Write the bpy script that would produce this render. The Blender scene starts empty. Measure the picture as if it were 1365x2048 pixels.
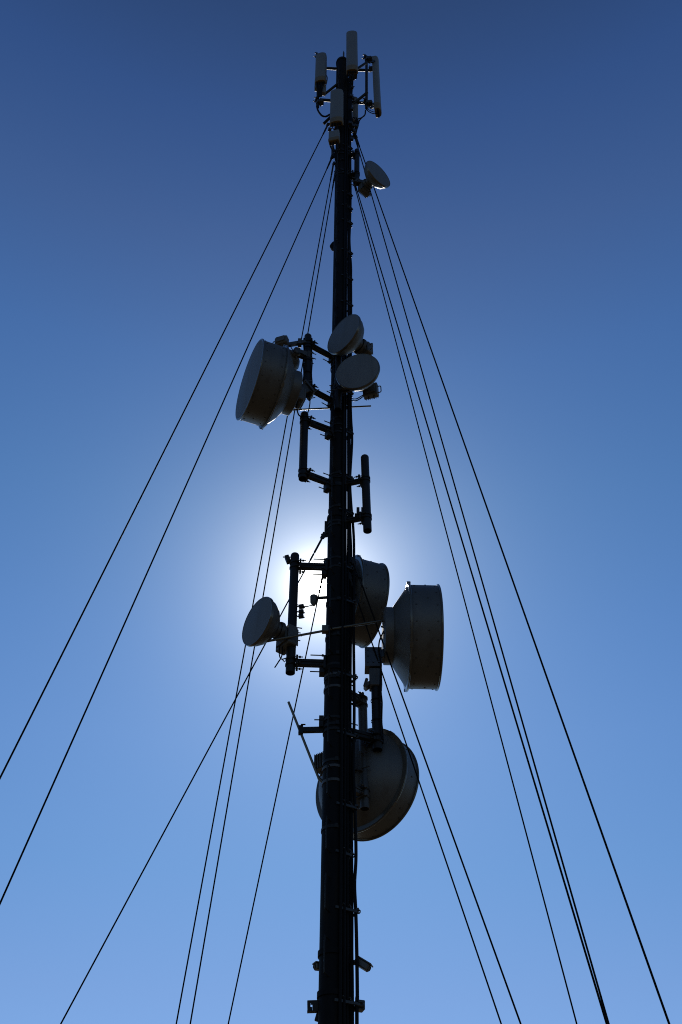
import bpy, bmesh, math, random
from mathutils import Vector, Matrix
random.seed(7)
R_ = math.radians
S = bpy.context.scene
COL = S.collection

# ------------------------------------------------------------------ camera
W, H, F = 1365.0, 2048.0, 2200.0            # the photograph's pixels, focal length in pixels
DIST, EYE = 12.0, 1.6
CAM = Vector((0, -DIST, EYE))
VPX, VPY = 701.6, -1294.0                   # where verticals meet
def ray_cam(px, py): return Vector(((px - W/2)/F, -(py - H/2)/F, -1.0))
_up = ray_cam(VPX, VPY).normalized()
_n = ray_cam(663.5, 2000).cross(_up).normalized()
if _n.x < 0: _n = -_n
_Xc, _Zc = _n, _up
_Yc = _Zc.cross(_Xc)
ROT = Matrix((_Xc, _Yc, _Zc))               # camera coords -> world
cd = bpy.data.cameras.new('camera'); cam = bpy.data.objects.new('camera', cd); COL.objects.link(cam)
cd.sensor_fit = 'VERTICAL'; cd.sensor_height = 36.0; cd.lens = F/H*36.0
cd.clip_start = .05; cd.clip_end = 5000
cam.matrix_world = Matrix.Translation(CAM) @ ROT.to_4x4()
S.camera = cam
def ray(px, py): return (ROT @ ray_cam(px, py)).normalized()
def at(px, py, Y=0.0):
    """the point of the upright plane at depth Y (mast axis = 0) that the photo shows at px, py"""
    d = ray(px, py); return CAM + d*((Y - CAM.y)/d.y)
def zat(py): return at(701.6 - .01157*(py+1294), py, 0).z

# ------------------------------------------------------------------ materials
def mat(name, col, rough=.5, metal=0.0, var=.25, scale=6.0, bump=.0, stain=None, spec=.5):
    m = bpy.data.materials.new(name); m.use_nodes = True
    nt = m.node_tree; b = nt.nodes['Principled BSDF']; L = nt.links.new
    tc = nt.nodes.new('ShaderNodeTexCoord')
    mp = nt.nodes.new('ShaderNodeMapping'); L(tc.outputs['Object'], mp.inputs['Vector'])
    mp.inputs['Scale'].default_value = (1, 1, .35)
    n = nt.nodes.new('ShaderNodeTexNoise'); n.inputs['Scale'].default_value = scale
    n.inputs['Detail'].default_value = 8; n.inputs['Roughness'].default_value = .65
    L(mp.outputs['Vector'], n.inputs['Vector'])
    r = nt.nodes.new('ShaderNodeValToRGB')
    r.color_ramp.elements[0].position = .3; r.color_ramp.elements[1].position = .72
    lo = [c*(1-var) for c in col]; hi = [min(1, c*(1+var)) for c in col]
    r.color_ramp.elements[0].color = (*lo, 1); r.color_ramp.elements[1].color = (*hi, 1)
    L(n.outputs['Fac'], r.inputs['Fac'])
    out = r.outputs['Color']
    if stain:
        n2 = nt.nodes.new('ShaderNodeTexNoise'); n2.inputs['Scale'].default_value = scale*2.3; n2.inputs['Detail'].default_value = 6
        mp2 = nt.nodes.new('ShaderNodeMapping'); mp2.inputs['Scale'].default_value = (1, 1, .12)
        L(tc.outputs['Object'], mp2.inputs['Vector']); L(mp2.outputs['Vector'], n2.inputs['Vector'])
        r2 = nt.nodes.new('ShaderNodeValToRGB'); r2.color_ramp.elements[0].position = .55; r2.color_ramp.elements[1].position = .75
        L(n2.outputs['Fac'], r2.inputs['Fac'])
        mx = nt.nodes.new('ShaderNodeMixRGB'); mx.inputs['Color2'].default_value = (*stain, 1)
        L(r2.outputs['Color'], mx.inputs['Fac']); L(out, mx.inputs['Color1']); out = mx.outputs['Color']
    L(out, b.inputs['Base Color'])
    rr = nt.nodes.new('ShaderNodeMapRange'); rr.inputs['To Min'].default_value = max(.05, rough-.1); rr.inputs['To Max'].default_value = min(1, rough+.15)
    L(n.outputs['Fac'], rr.inputs['Value']); L(rr.outputs['Result'], b.inputs['Roughness'])
    b.inputs['Metallic'].default_value = metal
    b.inputs['Specular IOR Level'].default_value = spec
    if bump:
        bp = nt.nodes.new('ShaderNodeBump'); bp.inputs['Strength'].default_value = bump; bp.inputs['Distance'].default_value = .01
        n3 = nt.nodes.new('ShaderNodeTexNoise'); n3.inputs['Scale'].default_value = scale*6; n3.inputs['Detail'].default_value = 4
        L(tc.outputs['Object'], n3.inputs['Vector'])
        L(n3.outputs['Fac'], bp.inputs['Height']); L(bp.outputs['Normal'], b.inputs['Normal'])
    return m
M = dict(
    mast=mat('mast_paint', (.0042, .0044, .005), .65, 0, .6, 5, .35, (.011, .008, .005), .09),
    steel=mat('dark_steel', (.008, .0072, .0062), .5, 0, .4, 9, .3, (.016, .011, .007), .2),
    galv=mat('weathered_galvanised', (.035, .032, .028), .5, .2, .35, 10, .2, (.03, .02, .012)),
    bolt=mat('bolt_steel', (.02, .019, .018), .4, .4, .3, 20),
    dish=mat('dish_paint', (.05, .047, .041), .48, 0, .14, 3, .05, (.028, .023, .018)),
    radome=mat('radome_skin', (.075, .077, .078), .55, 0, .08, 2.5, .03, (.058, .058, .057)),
    flange=mat('flange_metal', (.07, .062, .048), .2, .3, .2, 6, .05),
    rivet=mat('rivet_dark', (.02, .018, .015), .5, 0, .2, 10),
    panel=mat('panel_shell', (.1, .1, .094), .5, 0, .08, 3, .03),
    cap=mat('panel_end_cap', (.1, .066, .022), .5, 0, .2, 8),
    box=mat('radio_box', (.05, .047, .04), .5, 0, .2, 7, .08, (.03, .025, .02)),
    plate=mat('bracket_plate', (.03, .033, .04), .45, .2, .3, 9, .1),
    rubber=mat('cable_rubber', (.003, .003, .0032), .6, 0, .3, 12, 0, None, .1),
    wire=mat('wire_rope', (.005, .005, .005), .8, 0, .3, 40, 0, None, .05),
    brass=mat('strut_metal', (.07, .062, .042), .35, .3, .2, 8),
)

# ------------------------------------------------------------------ mesh builder
def frame(axis):
    a = Vector(axis).normalized()
    t = Vector((0, 0, 1)) if abs(a.z) < .9 else Vector((1, 0, 0))
    x = t.cross(a).normalized(); y = a.cross(x)
    return x, y, a
class MB:
    def __init__(s): s.v = []; s.f = []; s.m = []; s.mi = 0; s.runs = []
    def add(s, vs, fs):
        o = len(s.v); s.v += [Vector(v) for v in vs]
        for f in fs: s.f.append([i+o for i in f]); s.m.append(s.mi)
        return s
    def box(s, c, ax, hs, ch=0.0):
        """box: centre, three axes, three half sizes, chamfered edges"""
        c = Vector(c); ax = [Vector(a).normalized() for a in ax]
        if ch <= 0: ch = min(hs)*.12
        bm = bmesh.new(); bmesh.ops.create_cube(bm, size=2)
        for v in bm.verts: v.co = Vector((v.co.x*hs[0], v.co.y*hs[1], v.co.z*hs[2]))
        bmesh.ops.bevel(bm, geom=list(bm.edges), offset=ch, segments=1, profile=.5, affect='EDGES')
        bm.verts.index_update()
        vs = [c + ax[0]*v.co.x + ax[1]*v.co.y + ax[2]*v.co.z for v in bm.verts]
        fs = [[v.index for v in f.verts] for f in bm.faces]; bm.free()
        return s.add(vs, fs)
    def beam(s, p0, p1, w, h, up=(0, 0, 1)):
        """rectangular bar: half width, half height"""
        p0 = Vector(p0); p1 = Vector(p1); d = (p1-p0)
        a = d.normalized(); side = a.cross(Vector(up)).normalized(); u = side.cross(a)
        return s.box((p0+p1)/2, (a, side, u), (d.length/2, w, h), min(w, h)*.15)
    def tube(s, p0, p1, r, seg=16, r1=None, caps=True):
        p0 = Vector(p0); p1 = Vector(p1); r1 = r if r1 is None else r1
        x, y, a = frame(p1-p0); vs = []
        for p, q in ((p0, r), (p1, r1)):
            for k in range(seg):
                t = 2*math.pi*k/seg; vs.append(p + x*(q*math.cos(t)) + y*(q*math.sin(t)))
        fs = [[k, (k+1) % seg, seg+(k+1) % seg, seg+k] for k in range(seg)]
        if caps: fs += [list(range(seg))[::-1], list(range(seg, 2*seg))]
        return s.add(vs, fs)
    def lathe(s, prof, o, axis, seg=48, close=False):
        """profile (radius, distance along axis)"""
        o = Vector(o); x, y, a = frame(axis); vs = []; fs = []; idx = []
        for r, z in prof:
            if r < 1e-6: idx.append([len(vs)]); vs.append(o + a*z); continue
            row = []
            for k in range(seg):
                t = 2*math.pi*k/seg; row.append(len(vs)); vs.append(o + x*(r*math.cos(t)) + y*(r*math.sin(t)) + a*z)
            idx.append(row)
        pairs = list(zip(idx, idx[1:])) + ([(idx[-1], idx[0])] if close else [])
        for A, B in pairs:
            for k in range(seg):
                j = (k+1) % seg
                if len(A) == 1 and len(B) == 1: continue
                if len(A) == 1: fs.append([A[0], B[j], B[k]])
                elif len(B) == 1: fs.append([A[k], A[j], B[0]])
                else: fs.append([A[k], A[j], B[j], B[k]])
        return s.add(vs, fs)
    def band(s, o, axis, r, h, t=.008, seg=32):
        """flat strap round a pipe"""
        return s.lathe([(r, -h), (r+t, -h), (r+t, h), (r, h)], o, axis, seg, True)
    def path(s, pts, r, seg=8, sub=5):
        pts = [Vector(p) for p in pts]
        if sub > 1 and len(pts) > 2:
            q = []
            P = [pts[0]*2-pts[1]] + pts + [pts[-1]*2-pts[-2]]
            for i in range(1, len(P)-2):
                for k in range(sub):
                    t = k/sub
                    q.append(.5*((2*P[i]) + (P[i+1]-P[i-1])*t + (2*P[i-1]-5*P[i]+4*P[i+1]-P[i+2])*t*t + (3*P[i]-P[i-1]-3*P[i+1]+P[i+2])*t**3))
            q.append(pts[-1]); pts = q
        vs = []; fs = []; x = None
        for i, p in enumerate(pts):
            a = (pts[min(i+1, len(pts)-1)] - pts[max(i-1, 0)]).normalized()
            if x is None: x, y, _ = frame(a)
            else:
                x = (x - a*x.dot(a)).normalized(); y = a.cross(x)
            for k in range(seg):
                t = 2*math.pi*k/seg; vs.append(p + x*(r*math.cos(t)) + y*(r*math.sin(t)))
        n = len(pts)
        for i in range(n-1):
            for k in range(seg):
                j = (k+1) % seg; fs.append([i*seg+k, i*seg+j, (i+1)*seg+j, (i+1)*seg+k])
        fs += [list(range(seg))[::-1], list(range((n-1)*seg, n*seg))]
        q = MB(); q.add(vs, fs); s.runs.append(q)
        return s.add(vs, fs)
    def build(s, name, mats, parent=None, loc=None):
        if not isinstance(mats, (list, tuple)): mats = [mats]
        o0 = Vector((0, 0, 0))
        if parent is not None: o0 = Vector(parent['_w'])
        elif loc is not None: o0 = Vector(loc)
        me = bpy.data.meshes.new(name); me.from_pydata([v-o0 for v in s.v], [], s.f)
        for m in mats: me.materials.append(M[m] if isinstance(m, str) else m)
        me.polygons.foreach_set('material_index', s.m)
        bm = bmesh.new(); bm.from_mesh(me); bmesh.ops.recalc_face_normals(bm, faces=bm.faces); bm.to_mesh(me); bm.free()
        me.polygons.foreach_set('use_smooth', [True]*len(me.polygons)); me.set_sharp_from_angle(angle=R_(32)); me.update()
        o = bpy.data.objects.new(name, me); COL.objects.link(o)
        if parent is not None: o.parent = parent
        else: o.location = o0
        o['_w'] = tuple(o0)
        return o
ROOTS = []
def thing(name, label, cat, loc, group=None):
    o = bpy.data.objects.new(name, None); COL.objects.link(o); o.empty_display_size = .2
    o.location = loc; o['_w'] = tuple(loc); o['label'] = label; o['category'] = cat
    if group: o['group'] = group
    return o
def tag(o, label, cat, group=None):
    o['label'] = label; o['category'] = cat
    if group: o['group'] = group
    return o
UP = Vector((0, 0, 1))

# ------------------------------------------------------------------ the mast
RM = .133
ztop = zat(128)
mast = thing('mast', 'tall dark tubular steel mast rising through the middle of the photo', 'mast', (0, 0, 0))
z1, z2, z3 = zat(262), zat(1040), zat(1345)
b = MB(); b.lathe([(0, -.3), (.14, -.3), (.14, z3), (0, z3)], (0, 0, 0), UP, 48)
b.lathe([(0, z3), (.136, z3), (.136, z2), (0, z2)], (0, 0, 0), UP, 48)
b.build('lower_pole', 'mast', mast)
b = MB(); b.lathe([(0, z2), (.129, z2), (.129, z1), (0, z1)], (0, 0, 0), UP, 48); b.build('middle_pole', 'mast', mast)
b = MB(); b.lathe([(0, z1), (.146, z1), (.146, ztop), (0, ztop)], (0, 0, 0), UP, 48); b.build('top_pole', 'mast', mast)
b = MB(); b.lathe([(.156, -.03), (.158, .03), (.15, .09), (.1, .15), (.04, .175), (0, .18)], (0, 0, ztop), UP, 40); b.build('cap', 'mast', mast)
b = MB(); b.tube((0.03, 0, ztop+.15), (0.03, 0, ztop+.62), .021, 12); b.tube((0.03, 0, ztop+.62), (0.03, 0, ztop+.74), .021, 12, .004); b.build('lightning_rod', 'galv', mast)
for py, r in ((1910, .14), (1992, .14), (1345, .14), (1040, .136)):
    z = zat(py); b = MB(); b.lathe([(r, -.03), (r+.016, -.03), (r+.016, .03), (r, .03)], (0, 0, z), UP, 48, True)
    b.build('joint_ring', 'mast', mast)
for py, r in ((1663, .14), (1458, .14), (1530, .14), (1364, .14), (1318, .136), (1280, .136), (1210, .136), (1060, .136), (1023, .129), (957, .129), (775, .129), (730, .129), (846, .129), (690, .129), (330, .129), (352, .129)):
    z = zat(py); b = MB(); b.band((0, 0, z), UP, r-.001, .018, .009); b.box((.03, -r-.012, z), ((1, 0, 0), (0, 1, 0), UP), (.02, .012, .026))
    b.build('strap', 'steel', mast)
# climbing loops on the near left of the pole
z = zat(1962); k = 0
while z < ztop - 1.0:
    r = .14 if z < z3 else (.136 if z < z2 else .129)
    x0, y0 = -.082, -.255; b = MB()
    pts = [(x0+.055, -r+.03, z), (x0+.012, y0+.035, z), (x0, y0, z+.03), (x0, y0, z+.36), (x0+.012, y0+.035, z+.39), (x0+.055, -r+.03, z+.39)]
    b.path(pts, .0085, 8, 3); b.build('climbing_loop', 'steel', mast); z += .7
# welded cable hangers on the right side
HANG = [2010, 1825, 1713, 1618, 1475, 1357, 1208, 1140, 1030, 960, 870, 790, 614, 562, 510, 450, 421, 394, 356, 300, 262]
for i, py in enumerate(HANG):
    z = zat(py); r = .14 if z < z3 else .132
    ex = {2010: .085, 1825: .06, 1618: .055, 1475: .05, 1357: .045, 1208: .03}.get(py, .0) - .045
    b = MB()
    b.beam((.03, -r-.012, z), (.25+ex, -.035, z), .012, .016)
    b.beam((.06, r+.01, z), (.25+ex, .05, z), .01, .016)
    b.beam((.25+ex, -.05, z), (.25+ex, .065, z), .014, .02)
    for t in (-.045, .0, .045): b.box((.25+ex+.012, t, z+.022), ((1, 0, 0), (0, 1, 0), UP), (.018, .012, .012))
    for t in (.1, .17): b.path([(t, -r*.75+(t-.1)*.6, z+.02), (t+.02, -r*.75+(t-.1)*.6-.03, z+.05), (t+.05, -r*.6+(t-.1)*.6, z+.02)], .006, 6, 3)
    b.lathe([(.016, -.009), (.025, -.009), (.025, .009), (.016, .009)], (.275+ex, -.03, z), (.3, 1, 0), 16, True)
    b.tube((.23+ex, -.03, z+.01), (.3+ex, -.03, z+.01), .007, 8)
    b.build('cable_hanger', 'bolt', mast)
# bottom-of-frame brackets
b = MB(); p0 = at(615, 2012, .0); p1 = at(645, 2011, .0)
q0 = p0.lerp(p1, .22); q1 = p0.lerp(p1, .34)
b.beam(p0, q0, .006, .05); b.beam(q1, p1, .006, .05)
for k in (-1, 1): b.beam(q0 + UP*(k*.031), q1 + UP*(k*.031), .006, .019)
b.beam(p0+Vector((0, .025, .052)), p1+Vector((0, .025, .052)), .03, .005); b.beam(p0+Vector((0, .025, -.052)), p1+Vector((0, .025, -.052)), .03, .005)
b.build('channel_bracket', 'steel', mast)
b = MB(); b.beam(at(633, 2042, .05), at(640, 2018, .05), .02, .02); b.build('bracket_tail', 'steel', mast)
b = MB(); b.box(at(719, 2012, .03), ((1, .3, 0), (-.3, 1, 0), UP), (.05, .05, .05)); b.tube(at(712, 2010, -.03), at(729, 2012, -.03), .018, 10); b.build('clamp_block', 'bolt', mast)

def build_each(b, name, m, parent):
    """one object for every separate cable in the builder"""
    for q in b.runs: q.build(name, m, parent)
# ------------------------------------------------------------------ feeder cables
CAB = [  # outline offsets from the pole: (px row, sideways m, depth m)
    ('outermost black feeder cable bulging away from the mast between its hangers', .0205, [(2100, .268, -.02), (2010, .275, -.02), (1905, .268, -.02), (1825, .262, -.02), (1770, .247, -.02), (1713, .265, -.02), (1618, .258, -.01), (1540, .236, -.01), (1475, .246, -.01), (1420, .249, -.01), (1357, .25, -.01), (1280, .246, -.01), (1208, .246, -.01), (1100, .25, 0), (1055, .243, 0), (1010, .214, 0), (960, .194, 0), (900, .218, 0), (870, .226, 0), (800, .205, 0), (614, .212, 0), (562, .216, 0), (535, .212, 0), (510, .2, 0), (480, .186, 0), (450, .196, 0), (394, .208, 0), (330, .2, 0), (285, .2, 0), (240, .19, -.02)]),
    ('black feeder cable running just inside the outermost one', .0225, [(2100, .218, .02), (1905, .214, .02), (1825, .214, .02), (1618, .212, .02), (1475, .198, .02), (1357, .198, .03), (1208, .205, .03), (1100, .208, .03), (1030, .19, .03), (870, .184, .03), (614, .192, .03), (562, .18, .03), (510, .178, .03), (394, .182, .03), (285, .176, .03), (215, .17, .02)]),
    ('black feeder cable in the middle of the bundle beside the mast', .022, [(2100, .162, -.03), (1825, .16, -.03), (1475, .16, -.03), (1208, .162, -.03), (1030, .168, -.03), (870, .166, -.03), (614, .164, -.03), (510, .16, -.03), (394, .158, -.03), (285, .17, -.03), (160, .165, -.05)]),
    ('black feeder cable clipped to the near right face of the mast', .018, [(2100, .13, -.11), (1618, .13, -.108), (1208, .128, -.105), (870, .12, -.1), (614, .12, -.1), (394, .12, -.1), (250, .13, -.11)]),
    ('black feeder cable pressed against the mast beside its near face', .017, [(2100, .09, -.142), (1475, .09, -.142), (1208, .088, -.138), (870, .085, -.132), (510, .085, -.132), (300, .085, -.132), (240, .09, -.15)]),
    ('black feeder cable hidden deepest behind the bundle on the mast', .021, [(2100, .186, .075), (1713, .186, .075), (1357, .17, .075), (1208, .18, .07), (1030, .175, .07), (870, .18, .075), (562, .158, .075), (394, .165, .07), (250, .16, .06)]),
]
for lab, r, pts in CAB:
    b = MB(); P = []
    for py, x, y in pts:
        P.append(Vector((x + random.uniform(-.003, .003), y, zat(py))))
    lo = P[0].copy(); lo.z = -.05
    P = [lo] + P
    b.path(P, r, 10, 6)
    tag(b.build('feeder_cable', 'rubber'), lab, 'cable', 'feeder cables running down the mast')

# ------------------------------------------------------------------ pipe mounts
def clamp(b, c, r, d, L=.13, h=.035):
    """strap, two plates and two pairs of stud bolts round an upright pipe; d = direction the bolts point"""
    d = Vector(d).normalized(); s = UP.cross(d)
    b.band(c, UP, r-.002, h*.55, .012, 28)
    for k in (-1, 1):
        b.tube(c + s*(k*(r+.012)), c + d*(r+L) + s*(k*(r+.012)), .0075, 8)
        b.tube(c + d*(r+.045) + s*(k*(r+.012)), c + d*(r+.07) + s*(k*(r+.012)), .016, 6)
    b.box(c + d*(r+.02), (d, s, UP), (.014, r+.03, h))
def pipe_mount(label, top, bot, Y, r, arms, Yb=None, m='steel', w=.036, h=.05, gus=1, stud=.14):
    p0 = at(*top, Y); p1 = at(*bot, Y if Yb is None else Yb)
    t = thing('pipe_mount', label, 'antenna mount', p1, 'pipe mounts clamped to the mast')
    b = MB(); ax = (p1-p0).normalized()
    b.lathe([(0, -.004), (r*.9, -.004), (r, .012), (r, (p1-p0).length), (r*.86, (p1-p0).length), (r*.86, (p1-p0).length-.35), (0, (p1-p0).length-.35)], p0, ax, 32)
    b.build('pipe', m, t)
    for py in arms:
        f = (py-top[1])/(bot[1]-top[1]); c = p0.lerp(p1, f)
        d = Vector((-c.x, -c.y, 0)); dist = d.length; d.normalize(); s = UP.cross(d)
        rm = .14 if c.z < z3 else .133
        b = MB(); e0 = c + d*(r+.03); e1 = c + d*(dist-rm-.02)
        b.beam(e0, e1, w, h)
        b.beam(e0+d*.0, e1, w+.012, .006, UP)
        q = c + d*(dist-rm-.012)
        b.box(q + Vector((0, 0, -.02*gus)), (d, s, UP), (.016, .085, h+.055))
        if gus:
            b.box(q - d*.032 - UP*(h+.055), (d, s, UP), (.036, .06, .075))
        b.build('arm', m, t)
        for kz in (-1, 1):
            b = MB(); clamp(b, c + UP*(kz*h*.9), r, d, .1, .026); b.build('pipe_clamp', m, t)
        for kz in (-1, 1):
            b = MB()
            b.band((0, 0, q.z + kz*(h+.035)), UP, rm, .018, .011, 32)
            for ks in (-1, 1):
                o = q + s*(ks*.07) + UP*(kz*(h+.035))
                b.tube(o + d*.2, o - d*stud, .008, 8); b.tube(o - d*.04, o - d*.015, .017, 6)
            b.build('mast_clamp', m, t)
    return t, p0, p1
pmA = pipe_mount('dark pipe mount holding the big drum dish left of the mast', (616.5, 672), (615.5, 784), -.35, .062, (689, 776), h=.045, gus=0)
pmB = pipe_mount('empty dark pipe mount left of the mast below the big left drum', (609.5, 828), (606, 958), -.27, .064, (842, 947), h=.055)
pmC = pipe_mount('empty dark pipe mount on the right side just above the sun', (730, 914), (735.5, 1062), -.13, .063, (962, 1036), h=.034, gus=0, stud=.05)
pmD = pipe_mount('dark pipe mount beside the sun carrying the small left dish', (590.5, 1110), (581, 1346), -.02, .063, (1134, 1327), h=.048, stud=.19)
pmE = pipe_mount('long dark pipe mount below the rightmost drum dish', (751, 1318), (755.5, 1500), .25, .064, (1480,), Yb=.25, h=.05, gus=0)
pmF = pipe_mount('greyish pipe mount in front of the lowest drum dish', (725.5, 1397), (730, 1618), .38, .06, (1405, 1590), m='galv', h=.06, gus=0)
pmG = pipe_mount('short dark pipe mount beside the topmost dish', (714.5, 301), (714, 366), -.06, .056, (309, 349), h=.035, gus=0, stud=.05)
pmH = pipe_mount('dark pipe mount on the near face of the mast behind two small dishes', (678, 668), (676, 820), -.26, .058, (712, 778), h=.045, gus=0, stud=.1)

def strapped(pm, px_y, side, name='strapped_cable'):
    t, p0, p1 = pm; P = []
    for i in range(9):
        c = p0.lerp(p1, .06 + .11*i); P.append(c + Vector((side*(.068 + .006*math.sin(i*1.9)), -.02, 0)))
    b = MB(); b.path(P, .011, 8, 4); b.build(name, 'rubber', t)
    for f in (.25, .48, .7):
        b = MB(); b.band(p0.lerp(p1, f), UP, .071, .008, .004, 24); b.build('cable_tie', 'rubber', t)
strapped(pmA, 0, -1); strapped(pmA, 0, 1); strapped(pmE, 0, 1)
b = MB(); c = at(716.5, 1024, -.12); b.box(c, ((1, 0, 0), (0, 1, 0), UP), (.022, .035, .07)); b.box(c + Vector((.06, 0, 0)), ((1, 0, 0), (0, 1, 0), UP), (.012, .035, .07)); b.box(c + Vector((.02, 0, -.09)), ((1, 0, 0), (0, 1, 0), UP), (.07, .04, .03)); b.build('clamp_block', 'steel', pmC[0])
b = MB(); c = at(576, 1119, -.02); b.box(c, ((1, 0, .35), (0, 1, 0), (-.35, 0, 1)), (.03, .04, .06)); b.tube(c + Vector((-.07, -.03, .02)), c + Vector((.1, -.03, .02)), .009, 8); b.build('clamp_block', 'steel', pmD[0])
b = MB(); c = at(603, 1221, -.03)
for k in (-.1, -.02, .07): b.box(c + UP*k, ((1, 0, .2), (0, 1, 0), (-.2, 0, 1)), (.035, .03, .022)); b.tube(c + UP*k + Vector((-.06, 0, 0)), c + UP*k + Vector((.05, 0, -.02)), .01, 8)
b.build('clamp_block', 'steel', pmD[0])
# ------------------------------------------------------------------ dishes
def disc_axes(a, tilt=0):
    a = R_(a); t = R_(tilt)
    n = Vector((math.sin(a)*math.cos(t), -math.cos(a)*math.cos(t), -math.sin(t)))
    s = UP.cross(n).normalized(); u = n.cross(s)
    return n, s, u
def radio(parent, c, n, s, u, hs=(.13, .055, .13), handle=1, name='radio_unit', fins=True):
    """finned outdoor radio box"""
    b = MB(); b.box(c, (s, n, u), hs, .014)
    if fins:
        for k in range(7):
            b.box(c + s*(hs[0]*(-.8+k*1.6/6)) - n*(hs[1]+.012), (s, n, u), (.004, .014, hs[2]*.88))
    b.box(c + n*(hs[1]+.01), (s, n, u), (hs[0]*.7, .012, hs[2]*.7))
    b.tube(c - u*hs[2] + s*hs[0]*.4, c - u*(hs[2]+.05) + s*hs[0]*.4, .014, 10)
    b.tube(c - u*hs[2] - s*hs[0]*.3, c - u*(hs[2]+.04) - s*hs[0]*.3, .012, 10)
    o = b.build(name, 'box', parent)
    if handle:
        b = MB(); q = c + s*(handle*hs[0])
        b.path([q + u*.07, q + s*(handle*.045) + u*.06, q + s*(handle*.05), q + s*(handle*.045) - u*.06, q - u*.07], .009, 8, 4)
        b.build('handle', 'box', o)
    return o
def drum(label, c, Y, a, R, depth, tilt=0, hubd=.16, nr=18, hubk=1.0, cone=.2, straight=False):
    c = at(*c, Y) if len(c) == 2 else Vector(c)
    n, s, u = disc_axes(a, tilt)
    t = thing('drum_dish', label, 'dish antenna', c, 'large drum dishes on the mast')
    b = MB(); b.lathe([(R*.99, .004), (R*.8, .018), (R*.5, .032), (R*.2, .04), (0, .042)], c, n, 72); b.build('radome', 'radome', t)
    b = MB()
    b.lathe([(R*.985, 0), (R*1.0, 0), (R, -depth), (R*.985, -depth)], c, n, 80, True)
    b.mi = 1
    for row, off in ((.16, 0), (.45, .5), (.84, 0)):
        for k in range(nr):
            if row == .45 and k % 2: continue
            tt = 2*math.pi*(k+off)/nr; rad = s*math.cos(tt) + u*math.sin(tt)
            o = c + rad*(R-.001) - n*(depth*row); b.lathe([(.013, 0), (.012, .006), (0, .009)], o, rad, 8)
    sh = b.build('shroud', ['dish', 'rivet'], t)
    b = MB(); b.lathe([(R*.985, .006), (R*1.012, .006), (R*1.018, -.008), (R*1.012, -.022), (R, -.024)], c, n, 80); 
    for zz, rr in ((-.008, 1.012), (-depth-.005, 1.045)):
        b.lathe([(R*rr + .013*math.cos(q*math.pi/5), zz + .013*math.sin(q*math.pi/5)) for q in range(10)], c, n, 96, True)
    b.build('front_rim', 'flange', sh)
    b = MB(); b.lathe([(R*.98, -depth+.012), (R*1.045, -depth+.012), (R*1.045, -depth-.022), (R*.96, -depth-.022)], c, n, 80, True)
    for k in (1, 3, 5, 7):
        tt = math.pi*k/4; rad = s*math.cos(tt) + u*math.sin(tt); tg = n.cross(rad)
        b.box(c + rad*(R*1.045) - n*(depth+.005), (rad, tg, n), (.016, .035, .024))
    b.build('rear_flange', 'flange', t)
    z0 = -depth-.022
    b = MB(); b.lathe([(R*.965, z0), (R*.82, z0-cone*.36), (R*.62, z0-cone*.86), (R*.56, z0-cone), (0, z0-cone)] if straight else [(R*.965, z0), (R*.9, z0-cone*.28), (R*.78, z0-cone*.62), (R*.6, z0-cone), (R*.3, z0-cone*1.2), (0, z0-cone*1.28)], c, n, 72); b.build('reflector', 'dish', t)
    zh = z0-cone*.9
    b = MB(); b.lathe([(R*.53*hubk, zh+.03), (R*.56*hubk, zh-.0), (R*.56*hubk, zh-hubd), (R*.53*hubk, zh-hubd-.012), (0, zh-hubd-.012)], c, n, 56)
    for k in (range(12) if hubk == 1 else ()):
        tt = 2*math.pi*k/12; rad = s*math.cos(tt)+u*math.sin(tt)
        b.tube(c + rad*(R*.47*hubk) + n*(zh-hubd-.012), c + rad*(R*.47*hubk) + n*(zh-hubd-.03), .014, 6)
    b.build('hub', 'dish', t)
    return t, c, n, s, u, zh-hubd
def link_bar(parent, p, q, name='mount_bracket', m='galv', r=.045):
    """bracket between the back of a dish and its pipe: two plates, a tube and bolts"""
    p = Vector(p); q = Vector(q); d = (q-p); L = d.length; d.normalize(); s = UP.cross(d).normalized(); u = d.cross(s)
    b = MB(); b.tube(p, q, r, 16)
    for k in (-1, 1): b.box((p+q)/2 + s*(k*(r+.012)), (d, s, u), (L*.5, .008, r*1.5))
    b.box(q, (d, s, u), (.02, r*1.9, r*2.3)); b.box(p, (d, s, u), (.018, r*1.8, r*1.8))
    for ks in (-1, 1):
        for ku in (-1, 1): b.tube(q - d*.05 + s*(ks*r*1.5) + u*(ku*r*1.8), q + d*.13 + s*(ks*r*1.5) + u*(ku*r*1.8), .008, 8)
    return b.build(name, m, parent)
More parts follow.
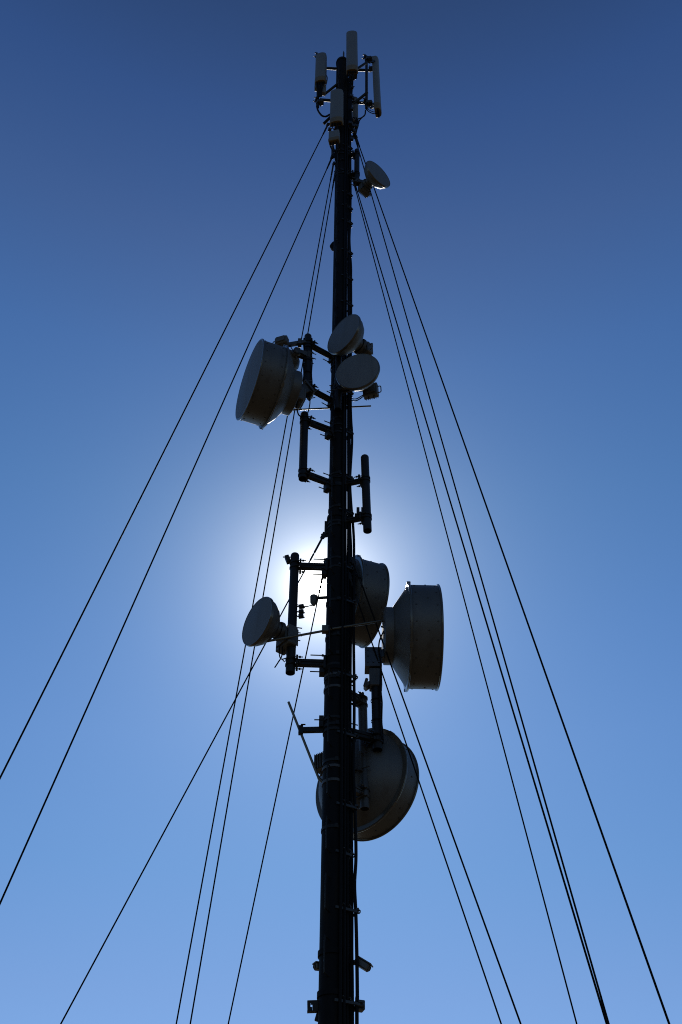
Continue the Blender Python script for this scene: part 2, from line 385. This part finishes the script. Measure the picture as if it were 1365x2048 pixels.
def small_dish(label, c, Y, a, R, tilt=0, back=.45, pipe=None, odu=None, handle=1, sag=.02):
    c = at(*c, Y); n, s, u = disc_axes(a, tilt)
    t = thing('small_dish', label, 'dish antenna', c, 'small round dishes on the mast')
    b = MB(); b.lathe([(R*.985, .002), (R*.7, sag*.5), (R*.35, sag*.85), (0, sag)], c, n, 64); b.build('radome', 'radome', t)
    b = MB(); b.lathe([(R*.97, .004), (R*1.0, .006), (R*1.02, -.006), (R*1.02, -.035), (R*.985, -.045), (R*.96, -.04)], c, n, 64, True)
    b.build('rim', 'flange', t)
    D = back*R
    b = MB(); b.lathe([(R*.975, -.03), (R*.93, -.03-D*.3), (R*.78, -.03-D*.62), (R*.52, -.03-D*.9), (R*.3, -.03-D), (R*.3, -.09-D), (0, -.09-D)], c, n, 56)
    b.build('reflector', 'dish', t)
    hub = c - n*(.09+D)
    b = MB(); b.lathe([(R*.36, 0), (R*.38, -.02), (R*.38, -.05), (R*.3, -.06), (0, -.06)], hub, n, 32); b.build('hub', 'galv', t)
    if odu is not None:
        o = hub - n*(.06+.07) + s*odu[0] + u*odu[1]; q = odu[2] if len(odu) > 2 else 1; radio(t, o - n*(.06*(q-1)), n, s, u, (.125*q, .06*q, .125*q), handle)
        radio_c = o
    if pipe is not None:
        q = Vector(pipe); q.z = (hub - n*.05).z if len(pipe) == 2 else q.z
        link_bar(t, hub - n*.03 + s*.02, q, r=.032)
    return t, c, n, s, u, hub
def pipe_pt(pm, py, side=0.0):
    _, p0, p1 = pm; return p0.lerp(p1, (zat(py)-p0.z)/(p1.z-p0.z))
def near_pipe(pm, z):
    _, p0, p1 = pm; return p0.lerp(p1, max(.03, min(.97, (z-p0.z)/(p1.z-p0.z))))

# big drum on the left
t, c, n, s, u, zb = drum('big pale drum dish left of the mast, radome tilted towards the camera', (499.5, 759), -.72, -68, .66, .40)
back = c + n*zb
link_bar(t, back + n*.02 + UP*.0, near_pipe(pmA, back.z), r=.06)
radio(t, at(598, 795, -.45), n, s, u, (.12, .06, .15), -1)
b = MB()
b.path([at(606, 780, -.42), at(598, 790, -.5), at(594, 812, -.48), at(597, 828, -.44), at(602, 833, -.4)], .012)
b.path([at(612, 786, -.42), at(620, 800, -.45), at(619, 815, -.42), at(616, 826, -.38)], .009)
b.path([at(580, 690, -.55), at(590, 705, -.58), at(604, 707, -.5), at(609, 715, -.44), at(610, 745, -.44)], .009)
build_each(b, 'jumper_cable', 'rubber', t)
b = MB(); b.tube(at(559, 821.5, -.2), at(600, 819, -.13), .0135, 10); b.tube(at(600, 819, -.13), at(742, 812, .19), .0135, 10); b.build('stay_rod', 'brass', t)
# small dish tucked behind it
t, c, n, s, u, hub = small_dish('small dish half hidden behind the top of the big left drum', (576, 722), -.25, -140, .21, 0, .7)
link_bar(t, hub, near_pipe(pmA, hub.z), r=.035)
radio(t, at(564, 684, -.62), *disc_axes(-20), (.11, .06, .085), -1)
b = MB(); b.beam(at(575, 690, -.56), at(611, 684, -.46), .03, .034); b.box(at(600, 686, -.5), ((1, 0, 0), (0, 1, 0), UP), (.03, .05, .07)); b.build('radio_arm', 'galv', t)
# two small dishes on the near face
t, c, n, s, u, hub = small_dish('pale round dish leaning over the mast, upper of two neighbours', (687, 667.5), -.62, -47, .385, 1, .72, None, (.02, -.06), 1)
link_bar(t, hub - n*.04, near_pipe(pmH, hub.z), r=.035)
t, c, n, s, u, hub = small_dish('broad oval faced dish right of the mast, lower of two neighbours', (715.5, 742), -.6, -17, .365, 8, .6, None, (.1, -.09), 1)
link_bar(t, hub - n*.04, near_pipe(pmH, hub.z-.1), r=.035)
b = MB()
b.path([at(733, 786, -.1), at(722, 793, -.1), at(712, 798, -.06), at(702, 797, 0)], .009)
b.path([at(738, 782, -.1), at(728, 792, -.1), at(714, 801, -.06), at(702, 801, 0)], .009); build_each(b, 'jumper_cable', 'rubber', t)
# topmost dish
t, c, n, s, u, hub = small_dish('small dish high on the right side with its face turned right', (757.5, 347.5), -.3, 42, .335, 0, .62, None, (.0, -.1), 1)
link_bar(t, hub - n*.04, near_pipe(pmG, hub.z), r=.032)
b = MB(); b.path([at(728, 372, -.1), at(723, 377, -.08), at(717, 372, 0), at(712, 368, .03), at(706, 372, .04)], .009); build_each(b, 'jumper_cable', 'rubber', t)
# dish beside the sun
t, c, n, s, u, hub = small_dish('small dish left of the sun with its oval face turned left', (514.5, 1242), -.28, -53, .35, 0, .7, None, (.02, -.1, 1.25), 0)
link_bar(t, hub - n*.04, near_pipe(pmD, hub.z), r=.036)
b = MB()
b.path([at(560, 1292, -.05), at(559, 1308, -.05), at(563, 1318, -.03), at(574, 1316, 0)], .008)
b.path([at(565, 1294, -.05), at(564, 1312, -.05), at(556, 1326, -.04), at(550, 1335, -.04)], .009)
b.path([at(553, 1330, -.04), at(562, 1318, -.03), at(570, 1324, 0)], .007); build_each(b, 'jumper_cable', 'rubber', t)
b = MB(); b.tube(at(532, 1283, -.2), at(652, 1261, -.16), .0165, 12); b.box(at(651, 1259, -.16), ((1, 0, 0), (0, 1, 0), UP), (.045, .04, .05)); b.build('stay_rod', 'brass', t)
# drum behind the mast
t, c, n, s, u, zb = drum('drum dish half behind the mast just right of the sun', (745, 1211), .72, 111, .625, .40, 0, .03, 18, 1.0, .12)
back = c + n*zb
link_bar(t, back + n*.02, Vector((.09, .13, back.z)), r=.045)
# rightmost drum
t, c, n, s, u, zb = drum('rightmost drum dish seen edge on with a sunlit rim', (875.5, 1274.5), .2, 91.2, .715, .415, 0, .13, 18, 1.0, .19, True)
back = c + n*zb
b = MB(); p = near_pipe(pmE, at(742, 1309, .25).z)
b.box(p + UP*.02 + Vector((-.03, -.09, 0)), ((1, 0, 0), (0, 1, 0), UP), (.115, .012, .15))
for i in (-1, 0, 1):
    for j in (-1, 0, 1):
        if i or j: b.tube(p + UP*(.02 + j*.1) + Vector((-.03+i*.075, -.115, 0)), p + UP*(.02+j*.1) + Vector((-.03+i*.075, -.09, 0)), .011, 6)
b.box(p + UP*-.13 + Vector((-.03, .0, 0)), ((1, 0, 0), (0, 1, 0), UP), (.115, .1, .012))
b.beam(p + UP*.06, Vector((back.x+.02, back.y, p.z+.06)), .07, .07)
b.beam(p + UP*.3 + Vector((.13, 0, 0)), p + UP*-.1 + Vector((.13, 0, 0)), .05, .02)
b.build('mount_bracket', 'plate', t)
b = MB(); q = p + UP*-.3
b.box(q, ((1, 0, 0), (0, 1, 0), UP), (.085, .085, .14)); b.box(q + Vector((-.11, 0, -.1)), ((.8, 0, .6), (0, 1, 0), (-.6, 0, .8)), (.05, .06, .025)); b.tube(q + Vector((-.15, -.05, -.14)), q + Vector((-.12, -.05, -.02)), .022, 8)
b.build('pipe_clamp', 'galv', t)
b = MB(); b.tube(at(656, 1259, -.17), at(770, 1241, -.02), .0165, 12); b.tube(at(770, 1241, -.02), at(782, 1240, .1), .0165, 12); b.build('stay_rod', 'brass', t)
b = MB(); b.path([at(768, 1262, .1), at(760, 1280, .08), at(758, 1300, .1), at(762, 1330, .14), at(760, 1400, .17), at(763, 1470, .17), at(768, 1480, .17)], .01); build_each(b, 'jumper_cable', 'rubber', t)
# lowest drum
t, c, n, s, u, zb = drum('lowest drum dish behind the mast, its back turned to the camera', (749, 1578.5), 1.0, 143, .69, .30, 0, .08, 20, .5, .26)
back = c + n*zb
link_bar(t, back + n*.02, near_pipe(pmF, back.z), r=.06)
radio(t, at(648, 1526, .42), n, s, u, (.1, .07, .12), 0)

# round back of a small antenna behind the upper mast
t = thing('round_antenna', 'small dark round antenna peeping out behind the left of the mast', 'antenna', at(674, 492, .2))
c = at(674, 492, .2); n, s, u = disc_axes(160)
b = MB(); b.lathe([(0, .05), (.12, .045), (.135, .02), (.135, -.04), (.1, -.07), (0, -.08)], c, n, 36); b.build('housing', 'mast', t)
b = MB(); b.tube(c - n*.07, Vector((0, .1, c.z)), .03, 12); b.build('stub_arm', 'mast', t)

# small junction housing beside the sun
b = MB(); zc = zat(1056); b.box((-.155, 0, zc), ((1, 0, 0), (0, 1, 0), UP), (.03, .012, .13)); b.build('guy_plate', 'steel', mast)
t = thing('junction_housing', 'small cone shaped junction housing hanging beside the sun', 'junction box', at(628, 1200, .02))
c = at(628, 1203, .02); b = MB(); b.lathe([(0, -.07), (.02, -.07), (.05, -.02), (.055, .09), (.04, .1), (0, .1)], c, UP, 20); b.build('housing', 'galv', t)
b = MB(); b.path([c - UP*.06, c + Vector((-.06, 0, -.08)), c + Vector((-.14, -.01, -.1)), c + Vector((-.27, -.02, -.06))], .008); build_each(b, 'jumper_cable', 'rubber', t)
b = MB(); b.beam(c + UP*.06, Vector((-.12, .0, c.z+.06)), .012, .02); b.build('bracket', 'steel', t)

# ------------------------------------------------------------------ panel antennas on the mast head
def panel(label, top, bot, Y, a, w, d, tiltY=0.0, pole=None, name='panel_antenna', capk=.07, tail=True):
    p0 = at(*top, Y); p1 = at(*bot, Y + tiltY)
    t = thing(name, label, 'panel antenna', p1, 'panel antennas on the mast head')
    ax = (p0-p1).normalized(); a = R_(a); n = Vector((math.sin(a), -math.cos(a), 0)); n = (n - ax*n.dot(ax)).normalized(); s = ax.cross(n).normalized(); L = (p0-p1).length
    # rounded front, flat back
    out = []
    for k in range(13):
        th = math.pi*k/12; out.append((-w*math.cos(th)*1.0, -d*.35 + d*1.35*math.sin(th)**.6 if 0 < k < 12 else -d*.35))
    out = [(-w, -d)] + out + [(w, -d)]
    def prism(z0, z1, k=1.0, k1=None):
        k1 = k if k1 is None else k1
        m = len(out); vs = [p1 + ax*z0 + s*(x*k) + n*(y*k) for x, y in out] + [p1 + ax*z1 + s*(x*k1) + n*(y*k1) for x, y in out]
        return vs, [[i, (i+1) % m, m+(i+1) % m, m+i] for i in range(m)] + [list(range(m))[::-1], list(range(m, 2*m))]
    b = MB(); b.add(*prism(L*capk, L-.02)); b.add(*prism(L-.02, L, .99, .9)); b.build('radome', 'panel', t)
    b = MB(); b.add(*prism(.015, L*capk, 1.03)); b.add(*prism(0, .015, .92, 1.02))
    b.build('end_cap', 'cap', t)
    b = MB()
    for k in (-.6, -.2, .2, .6): b.tube(p1 + s*(w*k) - ax*.07, p1 + s*(w*k) + ax*.02, .022, 10)
    for k in ((-.6, .2) if tail else ()): b.path([p1 + s*(w*k) - ax*.06, p1 + s*(w*k*.8) - ax*.2, p1 - n*(d*1.0) - ax*.32, p1 - n*(d*2.2) - ax*.42], .012)
    b.build('connectors', 'rubber', t)
    b = MB()
    for f in (.14, .84):
        o = p1 + ax*(L*f) - n*(d+.05); b.box(o, (s, n, ax), (.05, .055, .05)); b.tube(o - s*.09 - n*.02, o + s*.09 - n*.02, .009, 8); b.tube(o - s*.07 + ax*.04 - n*.1, o + s*.07 + ax*.04 - n*.1, .009, 8)
    b.build('tilt_bracket', 'bolt', t)
    return t, p0, p1, n, s
panel('long panel antenna standing highest above the mast cap', (704, 66), (704.5, 143), -.42, -4, .137, .07, capk=.1)
panel('left panel antenna with a yellow base and cables beneath it', (642.5, 110), (641, 165), -.22, -14, .132, .07, capk=.13)
panel('narrow tilted panel antenna on the right seen from its side', (751.8, 120), (757, 225), .12, 78, .12, .075, -.08, capk=.1, tail=False)
panel('lower left panel antenna overlapping the mast', (674, 183), (673, 247), -.32, -10, .147, .07, capk=.12)
panel('partly hidden panel antenna behind the right of the mast head', (711, 197), (711, 246), .42, 12, .07, .05, capk=.08)
hd = thing('head_frame', 'dark tube frame holding the panel antennas at the mast head', 'antenna frame', (0, 0, zat(200)))
for nm, p, q, r in (('crossbar', at(645, 136, -.06), at(741, 141, .02), .034), ('crossbar', at(640, 199.5, -.06), at(741, 207, .02), .036),
                    ('crossbar', at(703, 145, -.3), at(734, 125, -.25), .03), ('crossbar', at(706, 209, .0), at(735, 185, -.12), .034),
                    ('crossbar', at(651, 187.5, .0), at(680, 164.5, -.1), .032), ('crossbar', at(647.5, 248, .05), at(664, 232, -.08), .034)):
    b = MB(); b.tube(p, q, r, 16); b.build(nm, 'steel', hd)
for x0, y0, x1, y1, Y in ((733.5, 114, 733.5, 217, -.08), (637, 110, 636, 215, -.05), (704, 92, 703, 160, -.25)):
    p, q = at(x0, y0, Y), at(x1, y1, Y); b = MB(); b.tube(p, q, .033, 16); b.build('upright', 'steel', hd)
    for f in (.07, .93):
        c = p.lerp(q, f); b = MB(); clamp(b, c, .034, (1, -.2, 0), .1, .05); b.box(c + Vector((.06, -.03, .03)), ((1, 0, .3), (0, 1, 0), (-.3, 0, 1)), (.07, .05, .045)); clamp(b, c + UP*.16, .034, (-1, -.3, 0), .07, .03)
        b.build('clamp', 'bolt', hd)
b = MB()
for p, q in ((at(738, 125, -.08), at(750, 122, .0)), (at(740, 116, -.08), at(749, 124, 0)), (at(740, 210, -.08), at(752, 208, .0)), (at(742, 216, -.08), at(752, 212, 0))): b.beam(p, q, .02, .025)
b.build('tilt_link', 'bolt', hd)
# filters and jumpers under the left panel
t = thing('filter_unit', 'pale little filter boxes on the left upright under a panel antenna', 'radio unit', at(637, 190, -.1), 'small radio boxes near the mast head')
b = MB(); b.box(at(633.5, 172, -.12), ((1, 0, 0), (0, 1, 0), UP), (.045, .05, .17)); b.box(at(648, 180, -.1), ((1, .2, 0), (-.2, 1, 0), (0, 0, 1)), (.05, .05, .2)); b.build('housing', 'panel', t)
b = MB()
for k in range(5): b.path([at(634+k*4, 163, -.2), at(634+k*3.2, 172, -.24), at(636+k*2, 182, -.2), at(637+k, 194, -.14)], .014)
b.path([at(653, 150, -.15), at(655, 156, -.14), at(653, 168, -.13), at(647, 178, -.12)], .011)
b.path([at(634, 212, -.1), at(637, 222, -.12), at(644, 231, -.14), at(652, 233, -.14), at(660, 229, -.1)], .022)
build_each(b, 'jumper_cable', 'rubber', t)
t = thing('radio_unit', 'pale boxy radio unit on the mast below the lowest panel antenna', 'radio unit', at(669, 276, -.25), 'small radio boxes near the mast head')
c = at(669, 274, -.27); nn, s, u = disc_axes(-14)
b = MB(); b.box(c + u*.04, (s, nn, u), (.115, .06, .16), .014); b.build('housing', 'panel', t)
b = MB(); b.box(c - u*.18, (s, nn, u), (.12, .065, .055), .012); b.build('end_cap', 'cap', t)
b = MB()
for k in (-.08, -.02, .05): b.path([c - u*.23 + s*k, c - u*.38 + s*k, c - u*.6 + s*(k*.5+.02) - nn*.05, c - u*.9 + s*.03 - nn*.1], .015)
build_each(b, 'jumper_cable', 'rubber', t)
t = thing('grey_tube', 'short grey tube clamped to the left of the mast under the radio box', 'antenna', at(665.5, 306, -.12))
b = MB(); b.tube(at(665.5, 289, -.12), at(665.5, 314, -.12), .028, 16); b.build('tube', 'plate', t)
b = MB(); b.tube(at(665.5, 311, -.12), at(665.5, 315, -.12), .034, 16); b.beam(at(665.5, 300, -.1), Vector((-.05, -.05, at(665.5, 300, -.1).z)), .02, .03); b.build('end_fitting', 'steel', t)
# jumper tangle on the right of the head
t = thing('jumper_bundle', 'tangle of black jumper cables right of the mast head', 'cable', at(716, 245, 0))
b = MB()
b.path([at(731.5, 221, -.05), at(730.5, 229, -.03), at(727, 233, 0), at(720, 240, .02), at(714, 252, .03), at(710, 268, .03)], .016)
b.path([at(733, 219, -.05), at(741, 225, 0), at(750, 227.5, .04), at(757, 226, .06)], .011)
b.path([at(735, 218, -.05), at(745, 223, 0), at(752, 224, .04), at(756, 222, .06)], .009)
b.path([at(729, 232, 0), at(722, 236, .0), at(716, 238, .02), at(713, 246, .03), at(712, 262, .03)], .013)
for k in range(7):
    x = 703+k*1.9; y = 236+random.uniform(-6, 6)
    b.path([at(x, y, -.05), at(x+random.uniform(2, 6), y+8, -.08), at(x+random.uniform(-1, 4), y+18, -.05), at(707+k*.7, y+32, .0)], .014)
b.path([at(709, 242, -.1), at(715, 238, -.12), at(719, 244, -.1), at(714, 252, -.08), at(708, 250, -.08)], .009)
for k in range(4): b.path([at(700+k*2, 150, -.12), at(699+k*2.4, 165, -.15), at(700+k*1.5, 185, -.13), at(697+k*2, 215, -.14), at(696+k*2.5, 250, -.12)], .014)
b.build('cables', 'rubber', t)
b = MB()
for px, py, Y in ((704.5, 175, -.17), (703, 192, -.17), (706, 196, -.1), (704, 218, -.17), (700, 246, -.18), (707, 252, -.16), (712, 252, -.12), (709, 262, -.12), (704, 278, -.16), (672, 258, -.2), (660, 259, -.18)):
    c = at(px, py, Y); b.box(c, ((1, .3, 0), (-.3, 1, 0), UP), (.035, .03, .045)); b.tube(c, c + Vector((.06, -.02, .02)), .009, 8)
b.build('splice_clamp', 'bolt', t)

# ------------------------------------------------------------------ small things lower down
t = thing('tilted_rod', 'thin tilted rod antenna held out left of the mast', 'rod antenna', at(606, 1467, .0))
b = MB(); b.tube(at(577.5, 1404, .0), at(638.5, 1558, .12), .0165, 14); b.tube(at(637.5, 1556, .12), at(646, 1564, .12), .02, 12); b.build('rod', 'brass', t)
b = MB(); p = at(602, 1460.5, .04); b.beam(p, Vector((-.12, .02, p.z)), .028, .034)
b.box(p, ((1, 0, 0), (0, 1, 0), UP), (.03, .03, .06)); b.tube(p + Vector((.0, -.04, .06)), p + Vector((.06, -.04, .06)), .009, 8); b.tube(p + Vector((-.02, -.04, -.065)), p + Vector((.03, -.04, -.065)), .009, 8)
b.build('arm', 'steel', t)
b = MB(); q = Vector((-.17, .0, p.z)); b.box(q + UP*.09, ((1, 0, 0), (0, 1, 0), UP), (.03, .05, .08)); b.beam(q + UP*-.05, q + UP*.1, .05, .014)
b.tube(q + Vector((-.09, -.05, .1)), q + Vector((.03, -.05, .1)), .008, 8); b.tube(q + Vector((-.06, -.05, -.07)), q + Vector((.05, -.05, -.07)), .008, 8); b.build('clamp', 'steel', t)
def camera_box(label, c, d, L, hw, m='box'):
    c = Vector(c); d = Vector(d).normalized(); s = UP.cross(d).normalized(); u = d.cross(s)
    t = thing('security_camera', label, 'camera', c, 'box cameras near the foot of the mast')
    b = MB(); b.box(c, (d, s, u), (L, hw, hw*.85), hw*.3); b.build('housing', m, t)
    b = MB(); b.box(c + u*(hw*.95) + d*(L*.06), (d, s, u), (L*1.08, hw*1.12, .006)); b.build('sun_hood', m, t)
    b = MB(); b.lathe([(hw*.6, 0), (hw*.6, .012), (hw*.45, .004), (0, .004)], c + d*L, d, 20); b.build('lens', 'rivet', t)
    b = MB(); b.beam(c - d*(L*.4), Vector((c.x*.45, c.y*.45+.02, c.z+.02)), .025, .02); b.build('bracket', 'steel', t)
camera_box('grey box camera pointing down to the right near the mast foot', at(725, 1929, .05), (1, -.3, -.72), .09, .046)
camera_box('small grey box camera peeping out left of the mast foot', at(640, 1934, .1), (-1, -.5, -.1), .06, .04)

# ------------------------------------------------------------------ guy wires
def guy(label, p, q, Y0, Yend, r, fit=None):
    """p, q: two photo points on the wire; runs from the mast down to the ground at depth Yend"""
    a = at(*p, Y0); N = ray(*p).cross(ray(*q))
    X = (N.x*CAM.x - N.y*(Yend-CAM.y) + N.z*(CAM.z + .05))/N.x      # on the wire's picture line, just under the ground
    e = Vector((X, Yend, -.05)); d = (e-a).normalized()
    t = thing('guy_wire', label, 'guy wire', e, 'guy wires holding the mast')
    b = MB(); pts = [a.lerp(e, k/24) - UP*(.0*math.sin(math.pi*k/24)) for k in range(25)]
    b.path(pts, r, 8, 1); b.build('wire', 'wire', t)
    b = MB(); side = d.cross(UP).normalized()
    b.tube(a + d*.02, a + d*.3, r*1.7, 8); b.tube(a + d*.33, a + d*.45, r*1.5, 8)
    b.lathe([(.018, -.008), (.034, -.008), (.034, .008), (.018, .008)], a, side, 16, True)
    b.box(a - d*.03, (d, side, d.cross(side)), (.06, .012, .03))
    b.build('end_fitting', 'steel', t)
    h = Vector((a.x, a.y, 0)); h.normalize(); b = MB()
    b.beam(Vector((a.x, a.y, a.z+.02)) + h*.02, Vector((h.x*.1, h.y*.1, a.z+.05)), .012, .035); b.build('lug', 'steel', t)
guy('guy wire leaving the mast highest on the left, outermost of the left wires', (656, 250), (0, 1557), .0, -.5, .0125)
guy('long left guy wire second from the outermost, passing just left of the big drum', (664, 316), (0, 1808), .0, 0, .0120)
guy('thin steep left guy wire, left one of the close pair passing beside the sun dish', (667, 330), (353, 2048), .06, 6, .0110)
guy('thin steep left guy wire, right one of the close pair passing beside the sun dish', (671, 345), (381, 2048), .08, 6, .0110)
guy('guy wire starting just above the sun and running down to the lower left', (646, 1074), (122, 2048), .0, 1.5, .0095)
guy('steep guy wire starting behind the sun and crossing the tilted rod antenna', (651, 1128), (457, 2048), .06, 5, .0090)
guy('rightmost guy wire leaving the mast high beside the top dish', (713, 275), (1339, 2048), .02, -1.2, .0125)
guy('right guy wire passing the radio box of the top dish, second from the outermost', (711, 276), (1218, 2048), .04, -.3, .0115)
guy('right guy wire that meets a neighbour near the lower right corner', (706, 352), (1214, 2048), .02, -1, .0118)
guy('innermost of the long right guy wires leaving the mast under the top dish', (705, 354), (1154, 2048), .06, 3.5, .0108)
guy('short right guy wire crossing the drum beside the sun, outer of the pair', (708, 1124), (1042, 2048), -.02, .5, .0105)
guy('short right guy wire crossing the drum beside the sun, inner of the pair', (700, 1155), (1003, 2048), -.02, 1.5, .0095)

# ------------------------------------------------------------------ ground
g = bpy.data.materials.new('dry_ground'); g.use_nodes = True; nt = g.node_tree; L = nt.links.new
bs = nt.nodes['Principled BSDF']; bs.inputs['Roughness'].default_value = .95; bs.inputs['Specular IOR Level'].default_value = .1
tc = nt.nodes.new('ShaderNodeTexCoord'); n1 = nt.nodes.new('ShaderNodeTexNoise'); n1.inputs['Scale'].default_value = .35; n1.inputs['Detail'].default_value = 10
L(tc.outputs['Object'], n1.inputs['Vector']); rp = nt.nodes.new('ShaderNodeValToRGB')
rp.color_ramp.elements[0].color = (.05, .04, .026, 1); rp.color_ramp.elements[1].color = (.12, .092, .06, 1)
rp.color_ramp.elements[0].position = .35; rp.color_ramp.elements[1].position = .65
L(n1.outputs['Fac'], rp.inputs['Fac']); L(rp.outputs['Color'], bs.inputs['Base Color'])
bp = nt.nodes.new('ShaderNodeBump'); bp.inputs['Strength'].default_value = .6; L(n1.outputs['Fac'], bp.inputs['Height']); L(bp.outputs['Normal'], bs.inputs['Normal'])
M['ground'] = g
b = MB(); NG = 40; ext = 2500.0
for i in range(NG+1):
    for j in range(NG+1):
        x = (i/NG*2-1); y = (j/NG*2-1); x = math.copysign(abs(x)**2.5, x)*ext; y = math.copysign(abs(y)**2.5, y)*ext
        rr = math.hypot(x, y); b.v.append(Vector((x, y, 0 if rr < 30 else -.3 - .4*math.sin(x*.02)*math.cos(y*.017))))
for i in range(NG):
    for j in range(NG):
        k = i*(NG+1)+j; b.f.append([k, k+NG+1, k+NG+2, k+1]); b.m.append(0)
o = b.build('ground', 'ground'); o['kind'] = 'structure'

# ------------------------------------------------------------------ sky and sun
sd = ray(643.5, 1171)                        # towards the sun
el = math.asin(sd.z); az = math.atan2(sd.x, sd.y)
w = bpy.data.worlds.new('World'); S.world = w; w.use_nodes = True; nt = w.node_tree; nt.nodes.clear(); L = nt.links.new
out = nt.nodes.new('ShaderNodeOutputWorld'); bg = nt.nodes.new('ShaderNodeBackground'); L(bg.outputs[0], out.inputs[0])
sky = nt.nodes.new('ShaderNodeTexSky'); sky.sky_type = 'NISHITA'; sky.sun_disc = False
sky.sun_elevation = el; sky.sun_rotation = az; sky.altitude = 600; sky.air_density = 1.0; sky.dust_density = .15; sky.ozone_density = 2.0
bg.inputs['Strength'].default_value = .1
tc = nt.nodes.new('ShaderNodeTexCoord')
def math_(op, a, b2=None, clampv=False):
    n = nt.nodes.new('ShaderNodeMath'); n.operation = op; n.use_clamp = clampv
    for i, v in enumerate((a, b2)):
        if v is None: continue
        if isinstance(v, (int, float)): n.inputs[i].default_value = v
        else: L(v, n.inputs[i])
    return n.outputs[0]
nv = nt.nodes.new('ShaderNodeVectorMath'); nv.operation = 'NORMALIZE'; L(tc.outputs['Generated'], nv.inputs[0])
dp = nt.nodes.new('ShaderNodeVectorMath'); dp.operation = 'DOT_PRODUCT'; L(nv.outputs[0], dp.inputs[0]); dp.inputs[1].default_value = sd
ang = math_('MULTIPLY', math_('ARCCOSINE', math_('MINIMUM', dp.outputs['Value'], .9999999)), 180/math.pi)   # degrees from the sun
# the clear deep blue this day had at each height above the horizon
sx = nt.nodes.new('ShaderNodeSeparateXYZ'); L(nv.outputs[0], sx.inputs[0])
cr = nt.nodes.new('ShaderNodeValToRGB'); cr.color_ramp.interpolation = 'LINEAR'
seen = {68: (44, 70, 116, .0995, .1655, .3165), 62.9: (51, 82, 136, .111, .182, .342), 56.9: (64, 96, 150, .129, .2065, .3795), 50.6: (71, 111, 170, .152, .2355, .422),
        43.5: (82, 126, 184, .181, .274, .478), 36.3: (93, 138, 199, .208, .313, .536), 31.3: (102, 147, 208, .228, .345, .586), 25.2: (108, 155, 214, .253, .39, .653), 19.6: (122, 164, 222, .292, .454, .741)}
def lin(c): c /= 255; return c/12.92 if c < .04045 else ((c+.055)/1.055)**2.4
els = cr.color_ramp.elements
for i, (e, t) in enumerate(sorted(seen.items())):
    z = math.sin(R_(e)); el_ = els[i] if i < 1 else els.new(z)
    el_.position = z; el_.color = (lin(t[0])/t[3], lin(t[1])/t[4], lin(t[2])/t[5], 1)
els.remove(els[-1]) if els[-1].position > .99 else None
L(sx.outputs['Z'], cr.inputs['Fac'])
mx = nt.nodes.new('ShaderNodeMixRGB'); mx.blend_type = 'MULTIPLY'; mx.inputs['Fac'].default_value = 1
L(sky.outputs[0], mx.inputs['Color1']); L(cr.outputs['Color'], mx.inputs['Color2'])
# bright air round the sun, and the sun's own disc (half a degree wide)
def glow(amp, width): return math_('MULTIPLY', math_('POWER', math.e, math_('MULTIPLY', ang, -1.0/width)), amp/.1)
au = math_('ADD', glow(1.5, 2.35), math_('ADD', glow(.028, 9.0), glow(9.0, .48)))
au = math_('ADD', au, math_('MULTIPLY', math_('LESS_THAN', ang, .27), 400.0))
ac = nt.nodes.new('ShaderNodeVectorMath'); ac.operation = 'SCALE'; ac.inputs[0].default_value = (1.0, .97, .86); L(au, ac.inputs['Scale'])
ad = nt.nodes.new('ShaderNodeVectorMath'); ad.operation = 'ADD'; L(mx.outputs[0], ad.inputs[0]); L(ac.outputs[0], ad.inputs[1])
L(ad.outputs[0], bg.inputs['Color'])
sun = bpy.data.lights.new('sun', 'SUN'); sun.energy = 4.5; sun.angle = R_(.53); sun.color = (1, .95, .87)
so = bpy.data.objects.new('sun', sun); COL.objects.link(so); so.rotation_euler = sd.to_track_quat('Z', 'Y').to_euler(); so.location = (0, 30, 40)

for o in bpy.data.objects:
    if '_w' in o.keys(): del o['_w']
S.view_settings.view_transform = 'Standard'; S.view_settings.look = 'None'; S.view_settings.exposure = 0; S.view_settings.gamma = 1
S.render.engine = 'CYCLES'; S.cycles.use_denoising = False; S.cycles.filter_width = 1.05
